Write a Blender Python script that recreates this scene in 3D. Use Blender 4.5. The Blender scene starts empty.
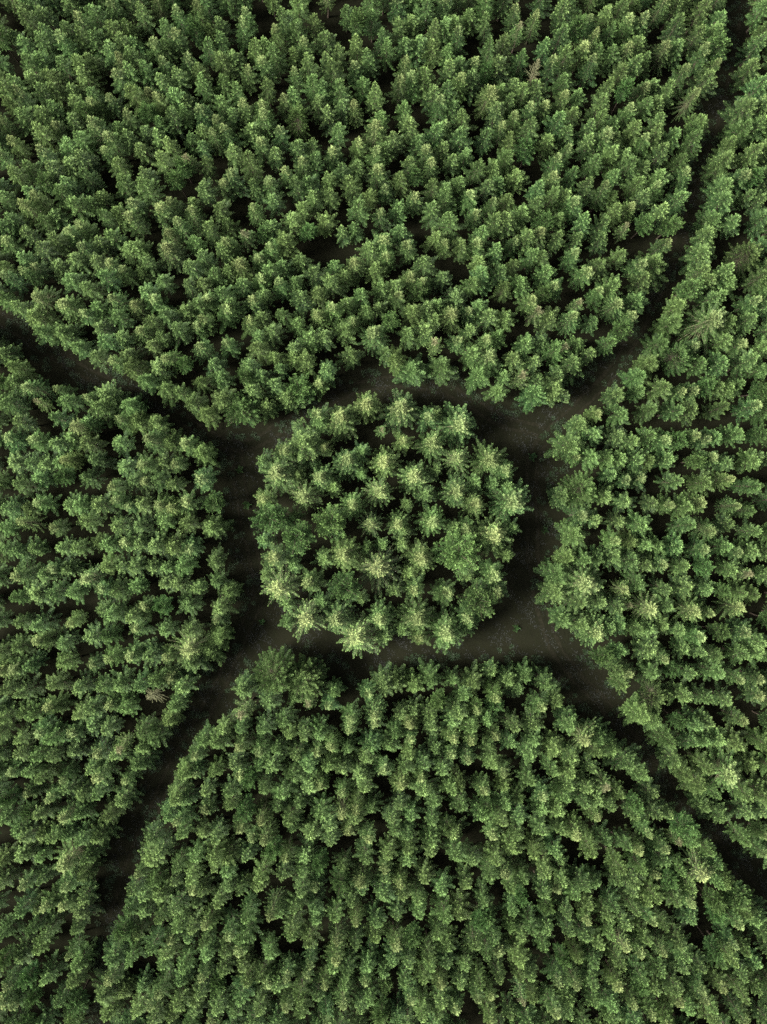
import bpy, math, random
import numpy as np
from mathutils import Vector

rnd = random.Random(7)
H = 212.0                      # camera height above the forest floor, metres
PX = 165.0 / 1024.0            # metres per pixel of plan at ground level
SC = bpy.context.scene
COL = SC.collection


def at(x, y, z=0.0):
    """plan position (metres) of something z metres up that the survey photo shows at x, y"""
    k = PX * (H - z) / H
    return ((x - 383.5) * k, -(y - 512.0) * k)


# ------------------------------------------------------------------ materials
def new_mat(name):
    m = bpy.data.materials.new(name)
    m.use_nodes = True
    nt = m.node_tree
    for n in list(nt.nodes):
        nt.nodes.remove(n)
    out = nt.nodes.new('ShaderNodeOutputMaterial')
    return m, nt, out


def mixrgb(nt, a, b, fac, mode='MIX'):
    n = nt.nodes.new('ShaderNodeMix')
    n.data_type = 'RGBA'
    n.blend_type = mode
    for sock, v in ((n.inputs[0], fac), (n.inputs[6], a), (n.inputs[7], b)):
        if hasattr(v, 'is_linked') or hasattr(v, 'links'):
            nt.links.new(v, sock)
        elif isinstance(v, (int, float)):
            sock.default_value = v
        else:
            sock.default_value = (*v, 1.0)
    return n.outputs[2]


def noise(nt, scale, detail=3, rough=0.6, coord='Object', vec=None):
    tc = nt.nodes.new('ShaderNodeTexCoord')
    n = nt.nodes.new('ShaderNodeTexNoise')
    n.inputs['Scale'].default_value = scale
    n.inputs['Detail'].default_value = detail
    n.inputs['Roughness'].default_value = rough
    nt.links.new(tc.outputs[coord] if vec is None else vec, n.inputs['Vector'])
    return n.outputs['Fac']


def ramp(nt, fac, lo, hi):
    n = nt.nodes.new('ShaderNodeMapRange')
    n.inputs['From Min'].default_value = lo
    n.inputs['From Max'].default_value = hi
    nt.links.new(fac, n.inputs['Value'])
    return n.outputs['Result']


def foliage_mat(name, old_shade, new, alt, transl=0.12):
    """needles: mature dark -> fresh pale by attribute, growth plus crown shading put into the colour, each tree shifted a little"""
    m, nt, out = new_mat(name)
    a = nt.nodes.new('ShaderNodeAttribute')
    a.attribute_name = 'shoot_light'
    c = mixrgb(nt, old_shade, new, a.outputs['Fac'])
    oi = nt.nodes.new('ShaderNodeObjectInfo')
    f = nt.nodes.new('ShaderNodeMath'); f.operation = 'MULTIPLY'; f.inputs[1].default_value = 0.3
    nt.links.new(oi.outputs['Random'], f.inputs[0])
    c = mixrgb(nt, c, alt, f.outputs[0])
    # value / hue per tree
    m2 = nt.nodes.new('ShaderNodeMath'); m2.operation = 'MULTIPLY'; m2.inputs[1].default_value = 7.31
    nt.links.new(oi.outputs['Random'], m2.inputs[0])
    fr = nt.nodes.new('ShaderNodeMath'); fr.operation = 'FRACT'
    nt.links.new(m2.outputs[0], fr.inputs[0])
    mr = nt.nodes.new('ShaderNodeMapRange')
    mr.inputs['To Min'].default_value = 0.78; mr.inputs['To Max'].default_value = 1.28
    nt.links.new(fr.outputs[0], mr.inputs['Value'])
    n = noise(nt, 1.3, 2)
    n2 = nt.nodes.new('ShaderNodeMapRange')
    n2.inputs['From Min'].default_value = .3; n2.inputs['From Max'].default_value = .7
    n2.inputs['To Min'].default_value = 0.8; n2.inputs['To Max'].default_value = 1.2
    nt.links.new(n, n2.inputs['Value'])
    mu = nt.nodes.new('ShaderNodeMath'); mu.operation = 'MULTIPLY'
    nt.links.new(mr.outputs[0], mu.inputs[0]); nt.links.new(n2.outputs[0], mu.inputs[1])
    hs = nt.nodes.new('ShaderNodeHueSaturation')
    nt.links.new(mu.outputs[0], hs.inputs['Value'])
    m3 = nt.nodes.new('ShaderNodeMath'); m3.operation = 'MULTIPLY'; m3.inputs[1].default_value = 23.7
    nt.links.new(oi.outputs['Random'], m3.inputs[0])
    f3 = nt.nodes.new('ShaderNodeMath'); f3.operation = 'FRACT'
    nt.links.new(m3.outputs[0], f3.inputs[0])
    h3 = nt.nodes.new('ShaderNodeMapRange')
    h3.inputs['To Min'].default_value = 0.488; h3.inputs['To Max'].default_value = 0.512
    nt.links.new(f3.outputs[0], h3.inputs['Value']); nt.links.new(h3.outputs[0], hs.inputs['Hue'])
    nt.links.new(c, hs.inputs['Color'])
    p = nt.nodes.new('ShaderNodeBsdfPrincipled')
    p.inputs['Roughness'].default_value = 0.62
    p.inputs['Specular IOR Level'].default_value = 0.25
    nt.links.new(hs.outputs[0], p.inputs['Base Color'])
    t = nt.nodes.new('ShaderNodeBsdfTranslucent')
    nt.links.new(hs.outputs[0], t.inputs['Color'])
    mx = nt.nodes.new('ShaderNodeMixShader'); mx.inputs[0].default_value = transl
    nt.links.new(p.outputs[0], mx.inputs[1]); nt.links.new(t.outputs[0], mx.inputs[2])
    nt.links.new(mx.outputs[0], out.inputs['Surface'])
    return m


def plain_mat(name, c1, c2, scale, rough=0.9):
    m, nt, out = new_mat(name)
    f = ramp(nt, noise(nt, scale, 4), .35, .65)
    c = mixrgb(nt, c1, c2, f)
    p = nt.nodes.new('ShaderNodeBsdfPrincipled')
    p.inputs['Roughness'].default_value = rough
    p.inputs['Specular IOR Level'].default_value = 0.0 if rough > .92 else .2
    nt.links.new(c, p.inputs['Base Color'])
    nt.links.new(p.outputs[0], out.inputs['Surface'])
    return m


M_GREEN = foliage_mat('needles_green', (.012, .037, .010), (.215, .335, .105), (.070, .110, .022))  # dark-to-pale ranges carry painted crown shading as well as growth
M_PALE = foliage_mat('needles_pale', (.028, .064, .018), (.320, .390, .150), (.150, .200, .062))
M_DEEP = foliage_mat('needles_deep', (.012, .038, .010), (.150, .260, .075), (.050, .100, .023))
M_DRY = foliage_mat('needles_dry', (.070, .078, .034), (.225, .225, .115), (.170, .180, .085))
M_BARK = plain_mat('bark', (.055, .042, .030), (.10, .080, .060), 6)
M_TWIG = plain_mat('pale_bark', (.085, .088, .045), (.150, .150, .085), 5)
FOL = [M_GREEN, M_PALE, M_DEEP, M_DRY, M_BARK, M_TWIG]      # slot order shared by every tree mesh
GREEN, PALE, DEEP, DRY, BARK, TWIG = range(6)


# ------------------------------------------------------------------ tree geometry (numpy triangle soups)
def norm(v):
    return v / np.maximum(np.linalg.norm(v, axis=-1, keepdims=True), 1e-9)


def tube(pts, radii, n=6):
    """tapered tube along pts -> verts, tris"""
    pts = np.array(pts, float)
    V, F = [], []
    ring = []
    for i, p in enumerate(pts):
        d = norm(pts[min(i + 1, len(pts) - 1)] - pts[max(i - 1, 0)])
        u = norm(np.cross(d, [0.3, 0.9, 0.2]))
        w = np.cross(d, u)
        a = np.arange(n) * 2 * math.pi / n
        V.append(p + radii[i] * (np.cos(a)[:, None] * u + np.sin(a)[:, None] * w))
    V = np.concatenate(V)
    for i in range(len(pts) - 1):
        for k in range(n):
            a, b = i * n + k, i * n + (k + 1) % n
            F += [(a, b, b + n), (a, b + n, a + n)]
    return V, np.array(F, int)


def make_tree(seed, h=15.0, R=1.8, base=4.0, shape='cone', nb=(6, 7), dz=.9, rise=(0.05, 0.9), droop=0.12, tw=0.25, width=0.088, fw=.30, fd=1.0,
              flat=.6, mat=GREEN, limbs=0.012, bare=0.0, twist=.35, topmat=None, leader=0.5, tipshoot_light=0.75, sparse=0.0, limbmat=BARK, tierj=.25):
    """returns dict with 'crown' and 'trunk' = (verts, tris, shoot per tri, material per tri)"""
    g = np.random.default_rng(seed)
    cv, cs, cm = [], [], []           # crown: [n,3,3], [n], [n]
    tv, tf, tm = [], [], []
    lx, ly = g.normal(0, .012, 2)
    trunk_r = 0.012 * h

    def axis(z):
        return np.array([lx * z + .05 * math.sin(z * .5 + seed), ly * z + .05 * math.cos(z * .43 + seed), z])
    zs = np.linspace(-0.3, h * .985, 9)
    V, F = tube([axis(z) for z in zs], [trunk_r * (1 - .93 * max(z, 0) / h) * (1.25 if i == 0 else 1) for i, z in enumerate(zs)], 7)
    tv.append(V); tf.append(F); tm.append(np.full(len(F), BARK))

    def twigs(P0, D, L, W, shoot_light, m, nrm=None):
        n = len(P0)
        if n == 0:
            return
        D = norm(D)
        if nrm is None:
            nrm = np.array([0, 0, 1.0]) + g.normal(0, .45, (n, 3))
        S = norm(np.cross(nrm, D) + 1e-4)
        mid = P0 + D * (L * .45)[:, None]
        A = mid - S * (W / 2)[:, None]
        B = mid + S * (W / 2)[:, None]
        T = P0 + D * L[:, None]
        cv.append(np.stack([A, B, T], 1)); cs.append(shoot_light); cm.append(np.full(n, m))
        cv.append(np.stack([B, A, P0 - D * (L * .05)[:, None]], 1)); cs.append(shoot_light * .85); cm.append(np.full(n, m))

    z = base
    az0 = g.uniform(0, 6.28)
    lobes = g.uniform(.75, 1.25, 7)
    while z < h - 0.15:
        t = (z - base) / (h - base)
        if shape == 'cone':
            prof = min(1.0, .62 + t * 2.2) * (1 - t) ** .85 + .03
        elif shape == 'column':
            prof = min(1.0, .7 + t * 1.5) * (1 - t ** 1.7) ** .9 + .04
        elif shape == 'round':
            prof = math.sqrt(max(0.02, 1 - abs(2 * min(max(t, 0), 1) - 1.05) ** 2.3))
        else:                          # wide, flat-topped
            prof = min(1.0, .75 + t * 1.0) * (1 - t ** 3.0) ** .6 + .05
        n = int(g.integers(nb[0], nb[1] + 1))
        if t > .86:
            n = max(4, n - 2)
        for k in range(n):
            if g.random() < sparse:
                continue
            az = az0 + (k + g.uniform(-.28, .28)) * 6.2832 / n
            lb = lobes[int((az % 6.2832) / 6.2832 * 7) % 7]
            L = R * prof * g.uniform(.62, 1.22) * (lb if t < .8 else 1)
            el = rise[0] + (rise[1] - rise[0]) * t ** 1.3 + g.normal(0, .10)
            z0 = z + g.uniform(-.5, .5) * dz * (tierj if shape in ('cone', 'column') else 1.0)
            o = axis(z0)
            dh = np.array([math.cos(az), math.sin(az), 0.0])
            m = mat if topmat is None or t < .72 + g.uniform(-.08, .08) else topmat
            ce = math.cos(min(el, .8)) ** .5

            def path(q):
                r = q * L
                sg = math.tan(el) * r - droop * r * r / max(L, .5) + .10 * L * q ** 3
                return o + dh * (r * ce)[:, None] + np.array([0, 0, 1.0]) * sg[:, None]
            if limbs > 0:
                P = path(np.array([0, .35, .7, .98]))
                rr = limbs * (1 + L * .6)
                V, F = tube(P, [rr, rr * .8, rr * .6, rr * .2], 3)
                tv.append(V); tf.append(F); tm.append(np.full(len(F), limbmat))
            # one finger of foliage along the outer part of the branch
            s0 = 1 - min(1 - bare, (1.0 + .25 * L) / max(L, .3))
            wd = fw * g.uniform(.8, 1.2) * min(1.0, .45 + .45 * L)
            ln_f = (1 - s0) * L
            nl = int(fd * (14 + 170 * ln_f * wd))
            q = s0 + (1 - s0) * g.random(nl) ** .8
            qq = (q - s0) / max(1e-3, 1 - s0)
            C = path(q)
            Dax = norm(path(q + .02) - path(q - .02))
            side = norm(np.cross(Dax, [0, 0, 1.0]) + 1e-5)
            up = np.cross(side, Dax)
            phi = g.uniform(-1.9, 1.9, nl)
            prof_w = wd * (.30 + .70 * np.sin(np.clip(qq * .80 + .12, 0, 1) * math.pi) ** .7) * (1 - .55 * qq ** 4)
            rr_ = prof_w * g.uniform(.55, 1.0, nl) ** .6
            sn, cs_ = np.sin(phi)[:, None], np.cos(phi)[:, None]
            P = C + side * sn * rr_[:, None] + up * cs_ * rr_[:, None] * flat
            D = Dax * g.uniform(.55, 1.0, (nl, 1)) + side * sn * .75 + up * (.05 + .2 * cs_) + g.normal(0, .12, (nl, 3))
            nr = side * sn * .8 + up * cs_ + np.array([0, 0, .25]) + g.normal(0, .10, (nl, 3))
            sh = tipshoot_light * (.02 + .98 * qq ** 1.7) * (.06 + .94 * t ** 1.6) + g.uniform(-.10, .12, nl)  # needle growth, plus shade of inner and lower crown put into the colour
            blade = tw * g.uniform(.7, 1.25, nl) * (1 - .25 * qq)
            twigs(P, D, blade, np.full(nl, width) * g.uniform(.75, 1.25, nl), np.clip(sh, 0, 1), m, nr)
            # a few shoots at the very end, standing proud of the finger
            ne = 4
            tip = path(np.full(ne, .97))
            dd = norm(path(np.full(ne, 1.0)) - path(np.full(ne, .9))) + g.normal(0, twist, (ne, 3)) + np.array([0, 0, .2])
            twigs(tip, dd, tw * g.uniform(.8, 1.3, ne), np.full(ne, width * .9), np.clip(np.full(ne, tipshoot_light * (.4 + .6 * t) + .1), 0, 1), m)
        az0 += 2.4
        z += dz * (1.0 - .45 * t)
    # leader
    top = axis(h - .2)
    n = 12
    dd = np.array([0, 0, 1.0]) + g.normal(0, .75, (n, 3)) * np.array([1, 1, .3])
    twigs(np.repeat(top[None], n, 0) + np.array([0, 0, 1.0]) * g.uniform(-.5, .15, (n, 1)), dd, g.uniform(.25, leader, n),
          np.full(n, width), np.clip(np.full(n, tipshoot_light + .15), 0, 1), mat if topmat is None else topmat)
    tri = np.concatenate(cv); sh = np.concatenate(cs); mm = np.concatenate(cm)
    N = len(tri)
    crown = (tri.reshape(-1, 3), np.arange(N * 3).reshape(-1, 3), sh, mm)
    off, FF = 0, []
    for V, F in zip(tv, tf):
        FF.append(F + off); off += len(V)
    F = np.concatenate(FF)
    trunk = (np.concatenate(tv), F, np.zeros(len(F)), np.concatenate(tm))
    return dict(crown=crown, trunk=trunk)


def to_mesh(name, arr, mats=FOL, extra=None):
    V, F, sh, mm = arr
    me = bpy.data.meshes.new(name)
    me.vertices.add(len(V)); me.vertices.foreach_set('co', V.astype(np.float32).ravel())
    me.loops.add(F.size); me.loops.foreach_set('vertex_index', F.astype(np.int32).ravel())
    me.polygons.add(len(F)); me.polygons.foreach_set('loop_start', np.arange(0, F.size, 3, dtype=np.int32))
    for m in mats:
        me.materials.append(m)
    me.polygons.foreach_set('material_index', mm.astype(np.int32))
    a = me.attributes.new('shoot_light', 'FLOAT', 'FACE')
    a.data.foreach_set('value', sh.astype(np.float32))
    me.update(calc_edges=True)
    return me


# kinds of tree; h is the height of the model, scaled per tree
SPEC = {
    'cone': dict(h=14.0, R=2.1, base=3.6, shape='cone', nb=(6, 8), dz=1.25, rise=(.0, .70), mat=GREEN, fw=.29, droop=.22),
    'column': dict(h=14.0, R=1.9, base=3.6, shape='column', nb=(6, 8), dz=1.25, rise=(.05, .85), mat=GREEN, fw=.30, droop=.2),
    'pale': dict(h=14.3, R=2.1, base=3.6, shape='cone', nb=(6, 8), dz=1.25, rise=(.0, .65), mat=GREEN, topmat=PALE, tipshoot_light=.55, fw=.30),
    'skirt': dict(h=13.2, R=2.35, base=1.0, shape='column', nb=(7, 8), dz=1.1, rise=(-.15, .7), mat=GREEN, fw=.34),
    'round': dict(h=12.8, R=2.05, base=6.0, shape='round', nb=(8, 9), dz=.62, rise=(-.1, 1.15), mat=DEEP, tipshoot_light=.9, fw=.33, flat=.8),
    'star': dict(h=15.0, R=3.0, base=3.0, shape='cone', nb=(9, 10), dz=.80, rise=(.08, .58), mat=GREEN, topmat=PALE, droop=.18, tipshoot_light=.8,
                 limbs=.014, limbmat=TWIG, fw=.22, bare=.15, width=.075),
    'spiky': dict(h=15.3, R=3.2, base=3.5, shape='cone', nb=(10, 11), dz=.85, rise=(.10, .55), mat=GREEN, topmat=PALE, tw=.22, width=.065,
                  droop=.20, tipshoot_light=1.0, limbs=.022, limbmat=TWIG, sparse=.10, fw=.16, fd=1.0, bare=.10, twist=.2),
    'broad': dict(h=13.5, R=4.0, base=2.5, shape='wide', nb=(13, 15), dz=.85, rise=(.05, .7), mat=GREEN, tipshoot_light=.8, limbs=.02, fw=.36, tw=.27),
    'fan': dict(h=15.0, R=4.4, base=2.6, shape='cone', nb=(11, 12), dz=1.15, rise=(.0, .48), mat=GREEN, topmat=PALE, droop=.24, tipshoot_light=.8,
                limbs=.022, limbmat=TWIG, fw=.27, bare=.10),
    'dry': dict(h=14.0, R=1.7, base=5, shape='cone', nb=(7, 8), dz=.85, rise=(.05, .7), mat=GREEN, topmat=DRY, tw=.22, width=.075, tipshoot_light=.8,
                limbs=.018, limbmat=TWIG, sparse=.15, fw=.18, fd=.8),
    'bare': dict(h=14.0, R=2.2, base=5, shape='cone', nb=(7, 8), dz=.85, rise=(.1, .55), mat=DRY, tw=.18, width=.06, tipshoot_light=.9, limbs=.034,
                 limbmat=TWIG, sparse=.3, fw=.09, fd=.7),
}
NVAR = dict(cone=4, column=3, pale=3, skirt=3, round=2, star=3, spiky=2, broad=2, fan=2, dry=1, bare=1)
VAR = {}          # (kind, i) -> dict(crown mesh, trunk mesh, arrays)
sd = 100
for k, n in NVAR.items():
    for i in range(n):
        sd += 1
        s = dict(SPEC[k])
        s['R'] *= (1, .93, 1.08, 1.0)[i]
        t = make_tree(sd, **s)
        VAR[(k, i)] = dict(arr=t, crown=to_mesh(k + '_crown', t['crown']), trunk=to_mesh(k + '_trunk', t['trunk']))
print('tris', {k: len(v['arr']['crown'][1]) for k, v in VAR.items()})

# ------------------------------------------------------------------ plan of the place
OUTZ = 7.0       # the outlines were read off at about this height of the crowns
BLOCK = {
    'top': [(-150, 215), (0, 312), (60, 350), (100, 368), (150, 392), (200, 420), (235, 432), (262, 428), (292, 410), (322, 395), (345, 372),
            (365, 366), (400, 376), (425, 378), (448, 374), (456, 362), (463, 372), (473, 388), (487, 398), (510, 406), (538, 407), (558, 399),
            (574, 384), (602, 362), (628, 338), (646, 300), (662, 268), (680, 235), (694, 160), (709, 125), (722, 60), (732, 0), (750, -150), (-150, -150)],
    'left': [(-150, 242), (0, 338), (45, 364), (75, 384), (115, 390), (145, 408), (172, 428), (205, 442), (219, 462), (223, 485), (227, 530),
             (224, 555), (234, 575), (242, 595), (236, 622), (225, 648), (208, 668), (193, 682), (187, 705), (175, 726), (158, 745), (148, 768),
             (137, 790), (128, 812), (110, 832), (103, 865), (98, 900), (90, 960), (86, 1024), (70, 1170), (-150, 1170)],
    'bottom': [(236, 690), (245, 668), (270, 659), (300, 655), (328, 664), (350, 682), (385, 672), (430, 666), (480, 664), (530, 660), (552, 668), (570, 706),
               (600, 722), (625, 742), (648, 765), (655, 790), (675, 802), (690, 826), (716, 846), (730, 872), (750, 898), (775, 925), (860, 1080), (900, 1170),
               (90, 1170), (100, 1024), (98, 985), (103, 950), (118, 922), (127, 895), (130, 862), (142, 826), (165, 800), (174, 778), (184, 748), (196, 722), (228, 714)],
    'right': [(900, -150), (775, -150), (752, 0), (738, 95), (722, 135), (712, 165), (704, 213), (694, 248), (680, 275), (660, 310), (640, 348), (622, 374),
              (600, 388), (577, 412), (553, 434), (556, 462), (566, 474), (553, 494), (552, 515), (562, 530), (560, 552), (546, 572), (545, 600), (560, 634),
              (576, 646), (598, 668), (618, 696), (636, 726), (660, 751), (673, 778), (690, 799), (708, 824), (740, 842), (765, 868), (900, 1000)],
}
ISLAND_C = at(389, 515, 8)
ISLAND_R = 131 * PX * (H - 8) / H
PLAN = {k: [at(x, y, OUTZ) for x, y in v] for k, v in BLOCK.items()}


def inside(p, poly):
    x, y = p
    c = False
    j = len(poly) - 1
    for i in range(len(poly)):
        xi, yi = poly[i]; xj, yj = poly[j]
        if (yi > y) != (yj > y) and x < (xj - xi) * (y - yi) / (yj - yi) + xi:
            c = not c
        j = i
    return c


def edge_dist(p, poly):
    best = 1e9
    for i in range(len(poly)):
        ax, ay = poly[i]; bx, by = poly[(i + 1) % len(poly)]
        dx, dy = bx - ax, by - ay
        t = max(0, min(1, ((p[0] - ax) * dx + (p[1] - ay) * dy) / (dx * dx + dy * dy)))
        best = min(best, math.hypot(p[0] - ax - t * dx, p[1] - ay - t * dy))
    return best


XMAX, YMAX = 66.0, 86.5
trees = []       # dicts: x, y, kind, var, s, h, rot, role, info
cell = {}


def put(x, y, kind, role, hs=1.0, ws=1.0, block=None, **info):
    d = dict(x=x, y=y, kind=kind, var=rnd.randrange(NVAR[kind]), hs=hs * rnd.uniform(.93, 1.07), ws=ws * rnd.uniform(.92, 1.08), rot=rnd.uniform(0, 6.28),
             tilt=(rnd.gauss(0, .02), rnd.gauss(0, .02)), role=role, block=block, info=info)
    trees.append(d)
    cell.setdefault((int(x // 4), int(y // 4)), []).append(d)
    return d


def too_near(x, y, r):
    cx, cy = int(x // 4), int(y // 4)
    m = 2
    for i in range(cx - m, cx + m + 1):
        for j in range(cy - m, cy + m + 1):
            for d in cell.get((i, j), ()):
                if math.hypot(d['x'] - x, d['y'] - y) < r * (1.55 if d['kind'] in ('broad', 'fan') else 1.0):
                    return True
    return False


# the round island: tree tops read from the survey photo (x, y in a 2.557x enlargement with its corner at 240, 370)
isl = [(325, 85, 45, 's'), (415, 95, 50, 's'), (255, 125, 50, 's'), (165, 185, 55, 'g'), (360, 148, 20, 'd'), (560, 135, 55, 's'), (415, 175, 34, 'g'),
       (490, 190, 40, 's'), (95, 265, 55, 's'), (205, 270, 40, 's'), (265, 235, 45, 's'), (365, 225, 45, 's'), (565, 225, 42, 'k'), (640, 225, 45, 's'),
       (450, 270, 50, 's'), (160, 320, 45, 'k'), (350, 310, 42, 'k'), (285, 345, 40, 's'), (555, 310, 40, 's'), (605, 348, 36, 's'), (690, 340, 50, 's'),
       (80, 385, 48, 'r'), (145, 430, 46, 'r'), (230, 390, 42, 'r'), (335, 395, 36, 'k'), (410, 390, 38, 's'), (495, 385, 46, 's'), (555, 465, 50, 'r'),
       (655, 430, 58, 's'), (75, 480, 45, 'g'), (265, 470, 45, 's'), (460, 485, 46, 's'), (355, 510, 60, 'k'), (185, 550, 42, 'g'), (270, 555, 38, 'r'),
       (100, 560, 55, 'k'), (645, 520, 45, 'g'), (515, 580, 44, 'g'), (610, 590, 44, 'r'), (165, 640, 50, 'k'), (245, 640, 45, 's'), (365, 635, 42, 's'),
       (450, 630, 52, 's'), (295, 690, 58, 'k'), (530, 675, 56, 's'), (305, 262, 26, 'g'), (215, 195, 26, 'k'), (410, 445, 28, 'g'), (690, 285, 30, 'g'),
       (588, 400, 34, 'g'), (430, 345, 26, 'g'), (310, 590, 28, 'g'), (575, 525, 28, 'g'), (400, 560, 30, 'g'), (505, 255, 28, 'g'), (325, 455, 26, 'g'), (130, 375, 28, 'g'), (210, 490, 30, 'g'), (505, 110, 30, 'g'), (205, 140, 30, 'g'), (60, 225, 30, 'g'),
       (605, 290, 30, 'g'), (700, 400, 30, 'g'), (690, 470, 28, 'g'), (55, 440, 28, 'g'), (60, 520, 28, 'g'), (130, 500, 30, 'g'), (410, 670, 30, 'g'), (590, 655, 30, 'g'),
       (400, 110, 26, 'g'), (305, 205, 28, 'g'), (120, 600, 30, 'g'), (205, 600, 30, 'g'), (655, 290, 30, 'g'), (430, 415, 26, 'g'), (360, 450, 26, 'g'), (560, 400, 28, 'g'), (662, 565, 40, 'g'), (590, 640, 40, 'g'), (108, 205, 38, 'g'), (58, 328, 38, 'g'), (490, 115, 38, 'g'),
       (120, 650, 30, 'g'), (690, 255, 36, 'g'), (370, 690, 30, 'g'), (460, 695, 34, 'g'), (195, 110, 36, 'g'), (455, 560, 36, 'g'), (140, 270, 30, 'g'), (430, 520, 28, 'g'), (235, 300, 30, 'g'), (620, 440, 30, 'g'), (480, 320, 30, 'g')]
for x, y, r, c in isl:
    small = r < 32
    kind = {'s': 'star', 'k': 'spiky', 'r': 'round', 'g': 'cone', 'd': 'dry'}[c]
    if c == 'g' and not small:
        kind = 'skirt' if r > 50 else 'pale'
    z = 11.5 if small else 15.0
    px, py = at(240 + x / 2.557, 370 + y / 2.557, z)
    R0 = SPEC[kind]['R'] * .88
    ws = (r / 2.557) * .1611 * .90 / R0 * (1.0 if kind in ('star', 'spiky') else .95)
    put(px, py, kind, 'island', hs=z / SPEC[kind]['h'], ws=ws * (1.12 if kind in ('star', 'spiky') else 1.0))

# trees that stand out in the blocks: photo x, y of the top, height, width factor, kind
SPECIAL = [(372, 330, 'fan', .72, 'top'), (538, 62, 'bare', .8, 'top'), (166, 246, 'star', .9, 'top'), (238, 262, 'star', .75, 'top'),
           (353, 260, 'star', .8, 'top'), (190, 150, 'dry', 1, 'top'), (521, 379, 'dry', 1.0, 'top'), (436, 344, 'dry', .95, 'top'), (537, 308, 'dry', 1.1, 'top'),
           (578, 302, 'dry', .9, 'top'), (478, 240, 'pale', 1.2, 'top'), (262, 112, 'star', .8, 'top'), (295, 112, 'broad', .5, 'top'), (543, 228, 'star', .8, 'top'), (646, 258, 'pale', 1.2, 'top'), (30, 292, 'fan', .6, 'top'),
           (60, 300, 'star', .9, 'top'), (222, 395, 'skirt', 1.25, 'top'), (238, 408, 'broad', .7, 'top'), (492, 358, 'star', .9, 'top'), (700, 85, 'fan', .55, 'top'), (608, 130, 'pale', 1.3, 'top'),
           (570, 342, 'dry', 1.1, 'top'), (375, 120, 'star', .8, 'top'), (258, 100, 'star', .8, 'top'), (210, 128, 'star', .7, 'top'),
           (716, 316, 'fan', .95, 'right'), (680, 355, 'broad', .60, 'right'), (752, 250, 'broad', .6, 'right'), (588, 490, 'broad', .68, 'right'), (592, 585, 'fan', .98, 'right'),
           (600, 634, 'star', 1.0, 'right'), (655, 610, 'spiky', 1.0, 'right'), (628, 592, 'spiky', .7, 'right'), (668, 440, 'pale', 1.1, 'right'), (575, 440, 'skirt', 1.2, 'right'),
           (733, 778, 'fan', .95, 'right'), (698, 612, 'star', .9, 'right'), (660, 700, 'broad', .6, 'right'), (700, 640, 'pale', 1.1, 'right'), (745, 610, 'star', .8, 'right'),
           (182, 652, 'spiky', 1.3, 'left'), (145, 702, 'bare', .9, 'left'), (198, 476, 'pale', 1.2, 'left'), (148, 440, 'star', .8, 'left'), (70, 428, 'spiky', .9, 'left'),
           (118, 745, 'dry', 1.1, 'left'), (80, 580, 'spiky', .9, 'left'), (155, 505, 'star', .8, 'left'), (25, 385, 'fan', .6, 'left'), (60, 868, 'fan', .9, 'left'),
           (122, 404, 'skirt', 1.0, 'left'), (94, 408, 'skirt', 1.05, 'left'), (20, 525, 'spiky', .6, 'left'), (32, 400, 'dry', .8, 'left'),
           (272, 680, 'broad', .92, 'bottom'), (303, 682, 'broad', .80, 'bottom'), (245, 712, 'dry', 1.1, 'bottom'), (342, 815, 'spiky', .7, 'bottom'), (262, 842, 'star', .8, 'bottom'), (590, 742, 'spiky', 1.0, 'bottom'),
           (582, 838, 'star', .9, 'bottom'), (611, 787, 'dry', 1.1, 'bottom'), (626, 955, 'spiky', .9, 'bottom'), (469, 762, 'star', .75, 'bottom'),
           (709, 880, 'spiky', 1.1, 'bottom'), (680, 850, 'dry', .9, 'bottom'), (525, 1003, 'dry', .9, 'bottom'), (375, 715, 'star', .8, 'bottom')]
for x, y, kind, ws, blk in SPECIAL:
    z = {'fan': 15.0, 'broad': 13.0}.get(kind, 14.3)
    px, py = at(x, y, z)
    put(px, py, kind, 'special', hs=z / SPEC[kind]['h'], ws=ws, block=blk, px=x, py=y)

# trees along the edges of the four blocks
def pick_edge():
    r = rnd.random()
    return 'skirt' if r < .62 else 'column' if r < .75 else 'cone' if r < .84 else 'pale' if r < .93 else 'round'


ORDER = {}
for blk, poly in PLAN.items():
    n = len(poly)
    s_acc = 0.0
    want = 1.0
    run = []
    for i in range(n):
        ax, ay = poly[i]; bx, by = poly[(i + 1) % n]
        L = math.hypot(bx - ax, by - ay)
        while want < s_acc + L:
            t = (want - s_acc) / L
            x, y = ax + (bx - ax) * t, ay + (by - ay) * t
            want += rnd.uniform(2.3, 3.5)
            if abs(x) > XMAX or abs(y) > YMAX:
                continue
            nx, ny = (by - ay) / L, -(bx - ax) / L
            for sgn in (1, -1):
                q = (x + nx * sgn * 1.7, y + ny * sgn * 1.7)
                if inside(q, poly):
                    break
            off = rnd.uniform(1.2, 2.6)
            q = (x + nx * sgn * off, y + ny * sgn * off)
            if inside(q, poly) and edge_dist(q, poly) > 1.0 and not too_near(q[0], q[1], 2.0):
                put(q[0], q[1], pick_edge(), 'edge', hs=rnd.uniform(.82, 1.02), ws=rnd.uniform(.75, 1.1), block=blk, order=want)
        s_acc += L

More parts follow.
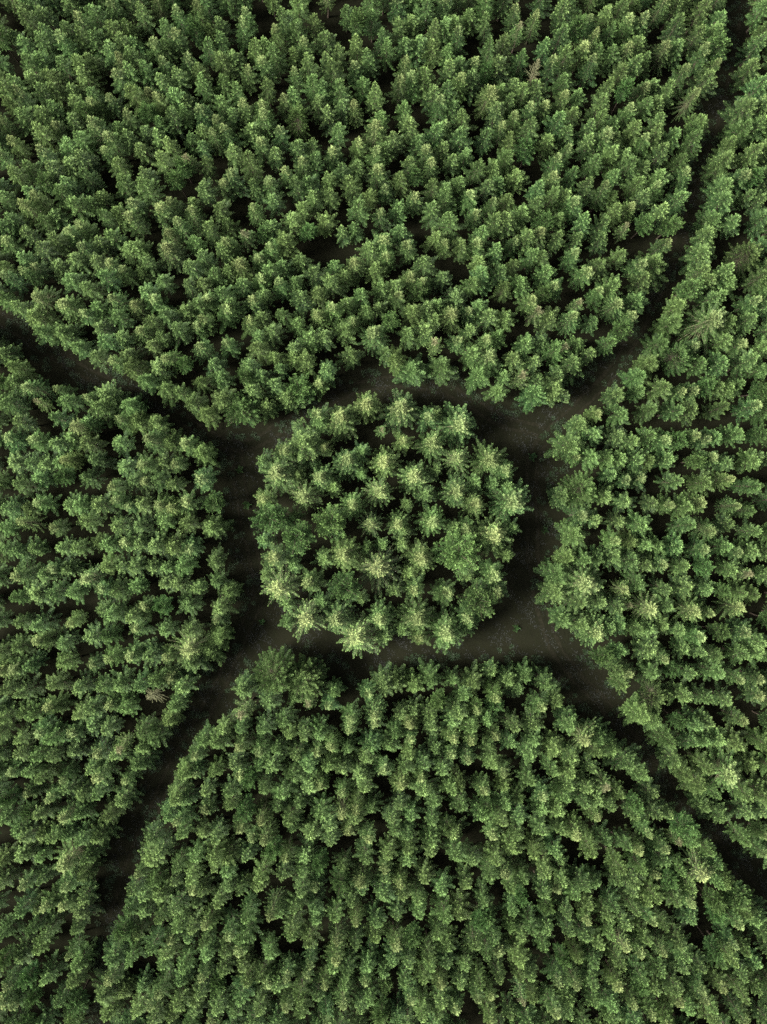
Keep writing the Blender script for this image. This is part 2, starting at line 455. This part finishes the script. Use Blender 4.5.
# planted rows inside the blocks
ROWS = {'top': (math.radians(24), 2.5, 2.95), 'left': (math.radians(3), 2.3, 3.4), 'bottom': (math.radians(78), 2.5, 2.95), 'right': (math.radians(-2), 2.3, 3.4)}
for blk, poly in PLAN.items():
    th, a, b = ROWS[blk]
    c, s = math.cos(th), math.sin(th)
    for j in range(-60, 61):
        ph = rnd.uniform(0, a)
        for i in range(-70, 71):
            u, v = i * a + ph + rnd.gauss(0, .50), j * b + rnd.gauss(0, .26 if blk in ('left', 'right') else .40) + .7 * math.sin(i * .21 + j * .4)
            x, y = u * c - v * s, u * s + v * c
            if abs(x) > XMAX or abs(y) > YMAX or not inside((x, y), poly):
                continue
            if edge_dist((x, y), poly) < 1.7 or too_near(x, y, 1.85):
                continue
            gap = math.sin(x * .31 + 1.3) * math.sin(y * .27 + .5) + .5 * math.sin(x * .9 + y * .7)
            if rnd.random() < (.01 if gap < 1.05 else .22):
                continue
            r = rnd.random()
            kind = 'cone' if r < .38 else 'column' if r < .68 else 'pale' if r < .88 else 'round' if r < .925 else 'star' if r < .965 else 'dry' if r < .970 else 'skirt'
            ws = rnd.uniform(.86, 1.12) * (.72 if kind in ('star', 'round', 'skirt') else 1.0)
            hs = rnd.uniform(.84, 1.10)
            if rnd.random() < .12:
                hs *= .86
            put(x, y, kind, 'fill', hs=hs, ws=ws, block=blk)

# ------------------------------------------------------------------ which trees are objects of their own
def apex_px(d):
    z = SPEC[d['kind']]['h'] * d['hs']
    k = PX * (H - z) / H
    return d['x'] / k + 383.5, -d['y'] / k + 512


def in_view(d, m=0):
    x, y = apex_px(d)
    return -m < x < 767 + m and -m < y < 1024 + m


LIMIT = 310
own = [d for d in trees if d['role'] in ('island', 'special')]
edge = [d for d in trees if d['role'] == 'edge' and in_view(d, -3)]
edge.sort(key=lambda d: math.hypot(d['x'], d['y']))
own += edge[:LIMIT - len(own)]
second = sorted([d for d in trees if d['role'] == 'fill' and in_view(d, -6)], key=lambda d: math.hypot(d['x'] - ISLAND_C[0], d['y'] - ISLAND_C[1]))
n2 = LIMIT - len(own)
for d in second[:max(0, n2)]:
    d['role'] = 'inner'
    own.append(d)
own_ids = {id(d) for d in own}
rest = [d for d in trees if id(d) not in own_ids]
print('trees', len(trees), 'own', len(own), 'edge', len(edge), 'inner', max(0, n2), 'rest', len(rest))

LOOK = {'cone': 'green pointed', 'column': 'bushy green', 'pale': 'pale-tipped green', 'skirt': 'full-skirted green', 'round': 'dark round-headed',
        'star': 'yellow-green star-shaped', 'spiky': 'pale spiky-limbed', 'broad': 'very broad bushy', 'fan': 'broad pale fan-limbed',
        'dry': 'brown-topped', 'bare': 'nearly bare whitish'}


def ordn(n):
    return f"{n}{'th' if 10 <= n % 100 <= 20 else {1: 'st', 2: 'nd', 3: 'rd'}.get(n % 10, 'th')}"


def clock(dx, dy):
    return math.atan2(dx, dy) % (2 * math.pi)


# island: three rings counted clockwise from the top of the picture
rings = {'outer ring': [], 'middle ring': [], 'inner ring': []}
for d in own:
    if d['role'] == 'island':
        dx, dy = d['x'] - ISLAND_C[0], d['y'] - ISLAND_C[1]
        r = math.hypot(dx, dy) / ISLAND_R
        rings['outer ring' if r > .70 else 'middle ring' if r > .36 else 'inner ring'].append((clock(dx, dy), d))
for name, l in rings.items():
    l.sort(key=lambda q: q[0])
    for i, (a, d) in enumerate(l):
        d['label'] = f"{LOOK[d['kind']]} conifer, {ordn(i + 1)} clockwise from the top in the round island's {name}"
        d['group'] = 'conifers of the round island'
# edges: which track or the ring the tree faces, counted outwards / clockwise
TRACKS = {'upper-left': (-.86, .35), 'upper-right': (.62, .62), 'lower-left': (-.62, -.72), 'lower-right': (.72, -.62)}
SIDES = {('top', 'upper-left'): 'upper side', ('left', 'upper-left'): 'lower side', ('top', 'upper-right'): 'left side', ('right', 'upper-right'): 'right side',
         ('left', 'lower-left'): 'left side', ('bottom', 'lower-left'): 'right side', ('bottom', 'lower-right'): 'lower side', ('right', 'lower-right'): 'upper side'}
BLK = {'top': 'upper', 'left': 'left', 'bottom': 'lower', 'right': 'right'}
seg = {}
for d in own:
    if d['role'] == 'edge':
        dx, dy = d['x'] - ISLAND_C[0], d['y'] - ISLAND_C[1]
        r = math.hypot(dx, dy)
        if r < ISLAND_R + 11:
            seg.setdefault((d['block'], 'ring'), []).append((clock(dx, dy) if d['block'] != 'top' else (clock(dx, dy) + 1.6) % 6.2832, d))
        else:
            tr = max((k for k in TRACKS if (d['block'], k) in SIDES), key=lambda k: (TRACKS[k][0] * dx + TRACKS[k][1] * dy))
            seg.setdefault((d['block'], tr), []).append((r, d))
for (blk, tr), l in seg.items():
    l.sort(key=lambda q: q[0])
    for i, (a, d) in enumerate(l):
        if tr == 'ring':
            d['label'] = f"{LOOK[d['kind']]} conifer, {ordn(i + 1)} clockwise along the {BLK[blk]} block's edge facing the island"
        else:
            d['label'] = f"{LOOK[d['kind']]} conifer, {ordn(i + 1)} going outwards on the {tr} track's {SIDES[(blk, tr)]}"
        d['group'] = 'conifers lining the tracks and the clearing'
# standouts and inner trees: per block and look, ordered left to right
bykind = {}
for d in own:
    if d['role'] in ('special', 'inner'):
        bykind.setdefault((d['role'], d['block'], d['kind']), []).append(d)
for (role, blk, kind), l in bykind.items():
    l.sort(key=lambda d: apex_px(d)[0])
    for i, d in enumerate(l):
        if role == 'special':
            d['label'] = (f"{LOOK[kind]} conifer standing out in the {BLK[blk]} block" if len(l) == 1 else
                          f"{LOOK[kind]} conifer standing out in the {BLK[blk]} block, {ordn(i + 1)} of {len(l)} from the left")
            d['group'] = f'conifers of odd shape or colour in the {BLK[blk]} block'
        else:
            d['label'] = f"{LOOK[kind]} conifer behind the {BLK[blk]} block's edge row near the clearing, {ordn(i + 1)} from left"
            d['group'] = f'conifers just behind the edge of the {BLK[blk]} block'

proto = {}
for d in own:
    key = (d['kind'], d['var'])
    if key not in proto:
        root = bpy.data.objects.new('conifer_tree', None)
        root.empty_display_size = .5
        trunk = bpy.data.objects.new('trunk', VAR[key]['trunk'])
        crown = bpy.data.objects.new('crown', VAR[key]['crown'])
        proto[key] = (root, trunk, crown)
    else:
        root, trunk, crown = (o.copy() for o in proto[key])
    trunk.parent = root
    crown.parent = root
    for o in (root, trunk, crown):
        COL.objects.link(o)
    root.location = (d['x'], d['y'], 0)
    root.rotation_euler = (d['tilt'][0], d['tilt'][1], d['rot'])
    root.scale = (d['ws'], d['ws'], d['hs'])
    root['label'] = d['label']
    root['category'] = 'tree'
    root['group'] = d['group']

# ------------------------------------------------------------------ the rest of the plantation: one object
keys = list(VAR.keys())
Vs, Fs, Sh, Mm, vid = [], [], [], [], []
off = 0
for ki, key in enumerate(keys):
    for part in ('trunk', 'crown'):
        V, F, sh, mm = VAR[key]['arr'][part]
        Vs.append(V); Fs.append(F + off); Sh.append(sh); Mm.append(mm); vid.append(np.full(len(F), ki))
        off += len(V)
ntv = off
pts = np.array([(d['x'], d['y'], 0) for d in rest], float)
Vs.append(pts)
me = to_mesh('conifer_tree_forest', (np.concatenate(Vs), np.concatenate(Fs), np.concatenate(Sh), np.concatenate(Mm)))
a = me.attributes.new('fvar', 'INT', 'FACE'); a.data.foreach_set('value', np.concatenate(vid).astype(np.int32))
nv = ntv + len(pts)
pv = np.full(nv, -1, np.int32); pv[ntv:] = [keys.index((d['kind'], d['var'])) for d in rest]
a = me.attributes.new('pvar', 'INT', 'POINT'); a.data.foreach_set('value', pv)
pr = np.zeros((nv, 3), np.float32); pr[ntv:] = [(d['tilt'][0], d['tilt'][1], d['rot']) for d in rest]
a = me.attributes.new('prot', 'FLOAT_VECTOR', 'POINT'); a.data.foreach_set('vector', pr.ravel())
ps = np.ones((nv, 3), np.float32); ps[ntv:] = [(d['ws'], d['ws'], d['hs']) for d in rest]
a = me.attributes.new('pscale', 'FLOAT_VECTOR', 'POINT'); a.data.foreach_set('vector', ps.ravel())
forest = bpy.data.objects.new('conifer_tree_forest', me)
COL.objects.link(forest)
forest['kind'] = 'stuff'
forest['label'] = 'dense rows of green plantation conifers filling the blocks between the tracks'
forest['category'] = 'forest'

ng = bpy.data.node_groups.new('plant_rows', 'GeometryNodeTree')
ng.interface.new_socket('Geometry', in_out='INPUT', socket_type='NodeSocketGeometry')
ng.interface.new_socket('Geometry', in_out='OUTPUT', socket_type='NodeSocketGeometry')
N, Lk = ng.nodes, ng.links
gi, go = N.new('NodeGroupInput'), N.new('NodeGroupOutput')


def attr_node(name, t):
    n = N.new('GeometryNodeInputNamedAttribute'); n.data_type = t; n.inputs['Name'].default_value = name
    return [o for o in n.outputs if o.enabled and o.name == 'Attribute'][0]


def eq(sock, k):
    n = N.new('FunctionNodeCompare'); n.data_type = 'INT'; n.operation = 'EQUAL'
    ins = [i for i in n.inputs if i.enabled]
    Lk.new(sock, ins[0]); ins[1].default_value = k
    return n.outputs['Result']


fv, pvs, rot, scl = attr_node('fvar', 'INT'), attr_node('pvar', 'INT'), attr_node('prot', 'FLOAT_VECTOR'), attr_node('pscale', 'FLOAT_VECTOR')
e2r = N.new('FunctionNodeEulerToRotation'); Lk.new(rot, e2r.inputs[0])
# loose points only
ispt = N.new('GeometryNodeSeparateGeometry'); ispt.domain = 'POINT'
cmp = N.new('FunctionNodeCompare'); cmp.data_type = 'INT'; cmp.operation = 'GREATER_THAN'
ci = [i for i in cmp.inputs if i.enabled]; Lk.new(pvs, ci[0]); ci[1].default_value = -1
Lk.new(gi.outputs[0], ispt.inputs['Geometry']); Lk.new(cmp.outputs['Result'], ispt.inputs['Selection'])
join = N.new('GeometryNodeJoinGeometry')
for ki in range(len(keys)):
    sg = N.new('GeometryNodeSeparateGeometry'); sg.domain = 'FACE'
    Lk.new(ispt.outputs['Inverted'], sg.inputs['Geometry']); Lk.new(eq(fv, ki), sg.inputs['Selection'])
    ip = N.new('GeometryNodeInstanceOnPoints')
    Lk.new(ispt.outputs['Selection'], ip.inputs['Points']); Lk.new(eq(pvs, ki), ip.inputs['Selection'])
    Lk.new(sg.outputs['Selection'], ip.inputs['Instance']); Lk.new(e2r.outputs[0], ip.inputs['Rotation']); Lk.new(scl, ip.inputs['Scale'])
    Lk.new(ip.outputs[0], join.inputs[0])
Lk.new(join.outputs[0], go.inputs[0])
md = forest.modifiers.new('rows', 'NODES'); md.node_group = ng

# ------------------------------------------------------------------ ground
def ground_material():
    m, nt, out = new_mat('forest_floor')
    n1 = ramp(nt, noise(nt, .16, 4), .38, .62)
    n2 = ramp(nt, noise(nt, 1.4, 5, .7), .35, .68)
    n3 = ramp(nt, noise(nt, 9, 3, .7), .3, .7)
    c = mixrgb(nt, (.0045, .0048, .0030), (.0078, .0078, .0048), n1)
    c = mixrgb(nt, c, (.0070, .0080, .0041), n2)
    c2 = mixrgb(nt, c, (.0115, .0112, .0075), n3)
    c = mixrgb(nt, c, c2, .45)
    p = nt.nodes.new('ShaderNodeBsdfPrincipled'); p.inputs['Roughness'].default_value = .95
    p.inputs['Specular IOR Level'].default_value = 0
    nt.links.new(c, p.inputs['Base Color'])
    b = nt.nodes.new('ShaderNodeBump'); b.inputs['Strength'].default_value = .7; b.inputs['Distance'].default_value = .12
    nt.links.new(noise(nt, 3.0, 5, .7), b.inputs['Height']); nt.links.new(b.outputs[0], p.inputs['Normal'])
    nt.links.new(p.outputs[0], out.inputs['Surface'])
    return m


def hgt(x, y):
    return .10 * math.sin(x * .13 + 1) * math.cos(y * .11) + .05 * math.sin(x * .41 + y * .33) - .12


def grid_ground():
    xs = [-900, -300, -120] + [i * 2.0 for i in range(-45, 46)] + [120, 300, 900]
    ys = [-900, -300, -120] + [i * 2.0 for i in range(-50, 51)] + [120, 300, 900]
    V = [(x, y, hgt(x, y) if abs(x) < 100 and abs(y) < 110 else -.1) for y in ys for x in xs]
    nx = len(xs)
    F = [(j * nx + i, j * nx + i + 1, (j + 1) * nx + i + 1, (j + 1) * nx + i) for j in range(len(ys) - 1) for i in range(nx - 1)]
    me = bpy.data.meshes.new('ground'); me.from_pydata(V, [], F)
    me.polygons.foreach_set('use_smooth', [True] * len(me.polygons))
    o = bpy.data.objects.new('ground', me); COL.objects.link(o)
    o.data.materials.append(ground_material())
    o['kind'] = 'structure'
    o['label'] = 'dark brown forest floor with thin grass'
    return o


gr = grid_ground()


def gz(x, y):
    # height on the 2 m grid (bilinear), so flush strips follow it
    i, j = math.floor(x / 2), math.floor(y / 2)
    fx, fy = x / 2 - i, y / 2 - j
    h00, h10, h01, h11 = hgt(i * 2, j * 2), hgt(i * 2 + 2, j * 2), hgt(i * 2, j * 2 + 2), hgt(i * 2 + 2, j * 2 + 2)
    return h00 * (1 - fx) * (1 - fy) + h10 * fx * (1 - fy) + h01 * (1 - fx) * fy + h11 * fx * fy


M_RUT = plain_mat('track_dirt', (.0070, .0070, .0045), (.0120, .0115, .0075), 2.2, .95)


def smooth_line(P, step=.8):
    P = [Vector((x, y)) for x, y in P]
    out = []
    for i in range(len(P) - 1):
        p0, p1, p2, p3 = P[max(i - 1, 0)], P[i], P[i + 1], P[min(i + 2, len(P) - 1)]
        n = max(2, int((p2 - p1).length / step))
        for k in range(n):
            t = k / n
            out.append(.5 * ((2 * p1) + (p2 - p0) * t + (2 * p0 - 5 * p1 + 4 * p2 - p3) * t * t + (3 * p1 - p0 - 3 * p2 + p3) * t ** 3))
    out.append(P[-1])
    return out


lift = [.0]


def rut_track(name, pxs, label, gauge=1.6, w=.55):
    """a pair of wheel ruts pressed into the floor, as one sheet object"""
    lift[0] += .006
    line = smooth_line([at(x, y, 0) for x, y in pxs])
    V, F = [], []
    for sgn in (-1, 1):
        base = len(V)
        for i, p in enumerate(line):
            d = (line[min(i + 1, len(line) - 1)] - line[max(i - 1, 0)]).normalized()
            nrm = Vector((-d.y, d.x))
            c = p + nrm * (sgn * gauge / 2 + .08 * math.sin(i * .7))
            l, r = c + nrm * w * rnd.uniform(.25, .75), c - nrm * w * rnd.uniform(.25, .75)
            for q in (l, c, r):
                V.append((q.x, q.y, gz(q.x, q.y) + .012 + lift[0]))
        for i in range(len(line) - 1):
            for k in (0, 1):
                a = base + i * 3 + k
                F.append((a, a + 1, a + 4, a + 3))
    me = bpy.data.meshes.new(name); me.from_pydata(V, [], F)
    me.materials.append(M_RUT)
    o = bpy.data.objects.new(name, me); COL.objects.link(o)
    o['kind'] = 'structure'; o['label'] = label
    return o


rut_track('dirt_track', [(-60, 278), (0, 318), (60, 358), (110, 384), (170, 412), (225, 444), (260, 440), (300, 415), (345, 392), (395, 382), (450, 392), (500, 420), (545, 432)],
          'rutted dirt track coming in from the upper left and curving over the island')
rut_track('dirt_track', [(790, -200), (757, -60), (738, 60), (712, 160), (682, 235), (650, 305), (612, 372), (560, 425), (535, 455), (532, 520), (538, 590), (560, 655), (610, 712), (660, 775), (720, 850), (800, 945), (860, 1020)],
          'dirt track from the upper right passing the island to the lower right')
rut_track('dirt_track', [(236, 450), (245, 520), (258, 590), (240, 640), (212, 700), (175, 765), (145, 830), (120, 900), (104, 980), (88, 1080)],
          'dirt track past the left of the island to the lower left')

# ------------------------------------------------------------------ grass and low growth in the clearing and on the tracks
def tuft_field():
    g = np.random.default_rng(5)
    P = []
    polys = list(PLAN.values())
    tries = 0
    while len(P) < 9000 and tries < 400000:
        tries += 1
        x, y = g.uniform(-64, 64), g.uniform(-84, 84)
        if math.hypot(x - ISLAND_C[0], y - ISLAND_C[1]) < ISLAND_R - 2:
            continue
        if any(inside((x, y), p) for p in polys):
            continue
        clump = math.sin(x * .8 + 2) * math.sin(y * .7) + .6 * math.sin(x * 2.1 + y * 1.7)
        if g.random() > .12 + .55 * clump:
            continue
        P.append((x, y, gz(x, y)))
    E = []
    for poly in polys:
        for i in range(len(poly)):
            ax, ay = poly[i]; bx, by = poly[(i + 1) % len(poly)]
            Ls = math.hypot(bx - ax, by - ay)
            for _ in range(int(Ls * 2.6)):
                t = g.random()
                x, y = ax + (bx - ax) * t + g.normal(0, .9), ay + (by - ay) * t + g.normal(0, .9)
                if abs(x) < 64 and abs(y) < 84 and g.random() < .5 + .5 * math.sin(x * .9) * math.cos(y * .7):
                    E.append((x, y, gz(x, y)))
    E = np.array(E)
    P = np.array(P)
    n = len(P)
    reps = 3
    P = np.repeat(P, reps, 0) + np.c_[g.normal(0, .08, (n * reps, 2)), np.zeros(n * reps)]
    n = len(P)
    a = g.uniform(0, 6.28, n)
    D = norm(np.stack([np.cos(a), np.sin(a), g.uniform(.3, 1.4, n)], 1))
    L = g.uniform(.08, .28, n); W = g.uniform(.03, .07, n)
    S = norm(np.cross(D, [0, 0, 1.0]))
    tri = np.stack([P - S * W[:, None], P + S * W[:, None], P + D * L[:, None]], 1)
    # ferns and bramble under the edge trees
    k = 46
    Q = np.repeat(E, k, 0)
    sz = np.repeat(g.uniform(.25, .75, len(E)), k)
    a = g.uniform(0, 6.28, len(Q)); r = g.random(len(Q)) ** .6 * sz
    Q = Q + np.stack([np.cos(a) * r, np.sin(a) * r, (sz - r) * g.uniform(.4, 1.0, len(Q))], 1)
    D2 = norm(np.stack([np.cos(a), np.sin(a), g.uniform(-.1, .6, len(Q))], 1) + g.normal(0, .25, (len(Q), 3)))
    S2 = norm(np.cross(D2, np.array([0, 0, 1.0]) + g.normal(0, .3, (len(Q), 3))))
    L2 = g.uniform(.12, .30, len(Q)); W2 = g.uniform(.03, .06, len(Q))
    tri = np.concatenate([tri, np.stack([Q - S2 * W2[:, None], Q + S2 * W2[:, None], Q + D2 * L2[:, None]], 1)])
    n2_ = len(Q)
    me = to_mesh('grass', (tri.reshape(-1, 3), np.arange((n + n2_) * 3).reshape(-1, 3), np.r_[g.uniform(0, 1, n), g.uniform(0, 1, n2_)], np.r_[np.zeros(n), np.ones(n2_)]), mats=[M_GRASS, M_FERN])
    o = bpy.data.objects.new('grass', me); COL.objects.link(o)
    o['kind'] = 'stuff'; o['label'] = 'thin dull grass and ferns on the clearing and along the tracks'
    return o


m, nt, out = new_mat('dull_grass')
_a = nt.nodes.new('ShaderNodeAttribute'); _a.attribute_name = 'shoot_light'
_c = mixrgb(nt, (.0038, .0056, .0024), (.0060, .0072, .0034), _a.outputs['Fac'])
_p = nt.nodes.new('ShaderNodeBsdfPrincipled'); _p.inputs['Roughness'].default_value = .8
nt.links.new(_c, _p.inputs['Base Color']); nt.links.new(_p.outputs[0], out.inputs['Surface'])
M_GRASS = m
M_FERN = foliage_mat('fern', (.006, .016, .005), (.015, .032, .010), (.015, .024, .008))
tuft_field()

# a few low dark bushes on the clearing
LOW = [(545, 530, 'beside the right block, halfway down the clearing'), (546, 560, 'just below another bush right of the island'), (516, 628, "by the island's lower right edge"),
       (532, 457, "on the clearing near the island's upper right"), (541, 600, "before the right block's broad pale tree"), (247, 505, 'on the clearing left of the island'),
       (262, 622, "on the clearing at the island's lower left"), (240, 470, 'at the mouth of the upper-left track')]
bush_v = make_tree(900, h=.55, R=.55, base=.08, shape='round', nb=(7, 8), dz=.16, rise=(.1, 1.0), tw=.16, width=.07, fw=.14, fd=1.2, mat=DEEP, limbs=.008, leader=.3, tipshoot_light=.1)
bush_c, bush_t = to_mesh('bush_foliage', bush_v['crown']), to_mesh('bush_stem', bush_v['trunk'])
for x, y, where in LOW:
    r = bpy.data.objects.new('low_bush', None); COL.objects.link(r)
    X, Y = at(x, y)
    r.location = (X, Y, gz(X, Y)); r.rotation_euler[2] = rnd.uniform(0, 6)
    s = rnd.uniform(.8, 1.25); r.scale = (s, s, s)
    r['label'] = 'small dark bush ' + where; r['category'] = 'bush'; r['group'] = 'low bushes on the clearing'
    for nm, mm_ in (('stem', bush_t), ('foliage', bush_c)):
        o = bpy.data.objects.new(nm, mm_); COL.objects.link(o); o.parent = r

# ------------------------------------------------------------------ light, sky, camera
SUN_EL, SUN_AZ = math.radians(52), math.radians(-100)     # azimuth measured clockwise from the top of the picture (+Y)
w = bpy.data.worlds.new('World'); SC.world = w; w.use_nodes = True
nt = w.node_tree
for n in list(nt.nodes):
    nt.nodes.remove(n)
sky = nt.nodes.new('ShaderNodeTexSky'); sky.sky_type = 'NISHITA'; sky.sun_disc = False
sky.sun_elevation = SUN_EL; sky.sun_rotation = SUN_AZ; sky.air_density = 1.0; sky.dust_density = 3.0; sky.ozone_density = 1.0
hs = nt.nodes.new('ShaderNodeHueSaturation'); hs.inputs['Saturation'].default_value = .25      # thin even cloud greys the sky
bg = nt.nodes.new('ShaderNodeBackground'); bg.inputs['Strength'].default_value = .05
wo = nt.nodes.new('ShaderNodeOutputWorld')
nt.links.new(sky.outputs[0], hs.inputs['Color']); tc = nt.nodes.new('ShaderNodeTexCoord'); sx = nt.nodes.new('ShaderNodeSeparateXYZ'); nt.links.new(tc.outputs['Generated'], sx.inputs[0])
zr = nt.nodes.new('ShaderNodeMapRange'); zr.inputs['To Min'].default_value = .12; zr.inputs['To Max'].default_value = 2.6
nt.links.new(sx.outputs['Z'], zr.inputs['Value'])       # cloud cover: brighter overhead than towards the horizon
vm = nt.nodes.new('ShaderNodeVectorMath'); vm.operation = 'SCALE'
nt.links.new(hs.outputs[0], vm.inputs[0]); nt.links.new(zr.outputs[0], vm.inputs['Scale'])
nt.links.new(vm.outputs[0], bg.inputs['Color']); nt.links.new(bg.outputs[0], wo.inputs['Surface'])

sd_ = bpy.data.lights.new('sun', 'SUN'); sd_.energy = 4.2; sd_.angle = math.radians(16); sd_.color = (1.0, .96, .88)
so = bpy.data.objects.new('sun', sd_); COL.objects.link(so)
dirv = Vector((math.sin(SUN_AZ) * math.cos(SUN_EL), math.cos(SUN_AZ) * math.cos(SUN_EL), math.sin(SUN_EL)))
so.rotation_euler = dirv.to_track_quat('Z', 'Y').to_euler()

cam = bpy.data.cameras.new('camera'); co = bpy.data.objects.new('camera', cam); COL.objects.link(co)
cam.sensor_fit = 'VERTICAL'; cam.sensor_height = 24; cam.lens = 24 * H / 165.0
cam.clip_end = 4000
co.location = (0, 0, H); co.rotation_euler = (0, 0, 0)
SC.camera = co
SC.view_settings.view_transform = 'Standard'; SC.view_settings.look = 'None'
SC.view_settings.exposure = 1.8; SC.view_settings.gamma = 1
SC.cycles.max_bounces = 5; SC.cycles.diffuse_bounces = 3; SC.cycles.glossy_bounces = 1; SC.cycles.transmission_bounces = 2
SC.cycles.use_denoising = False
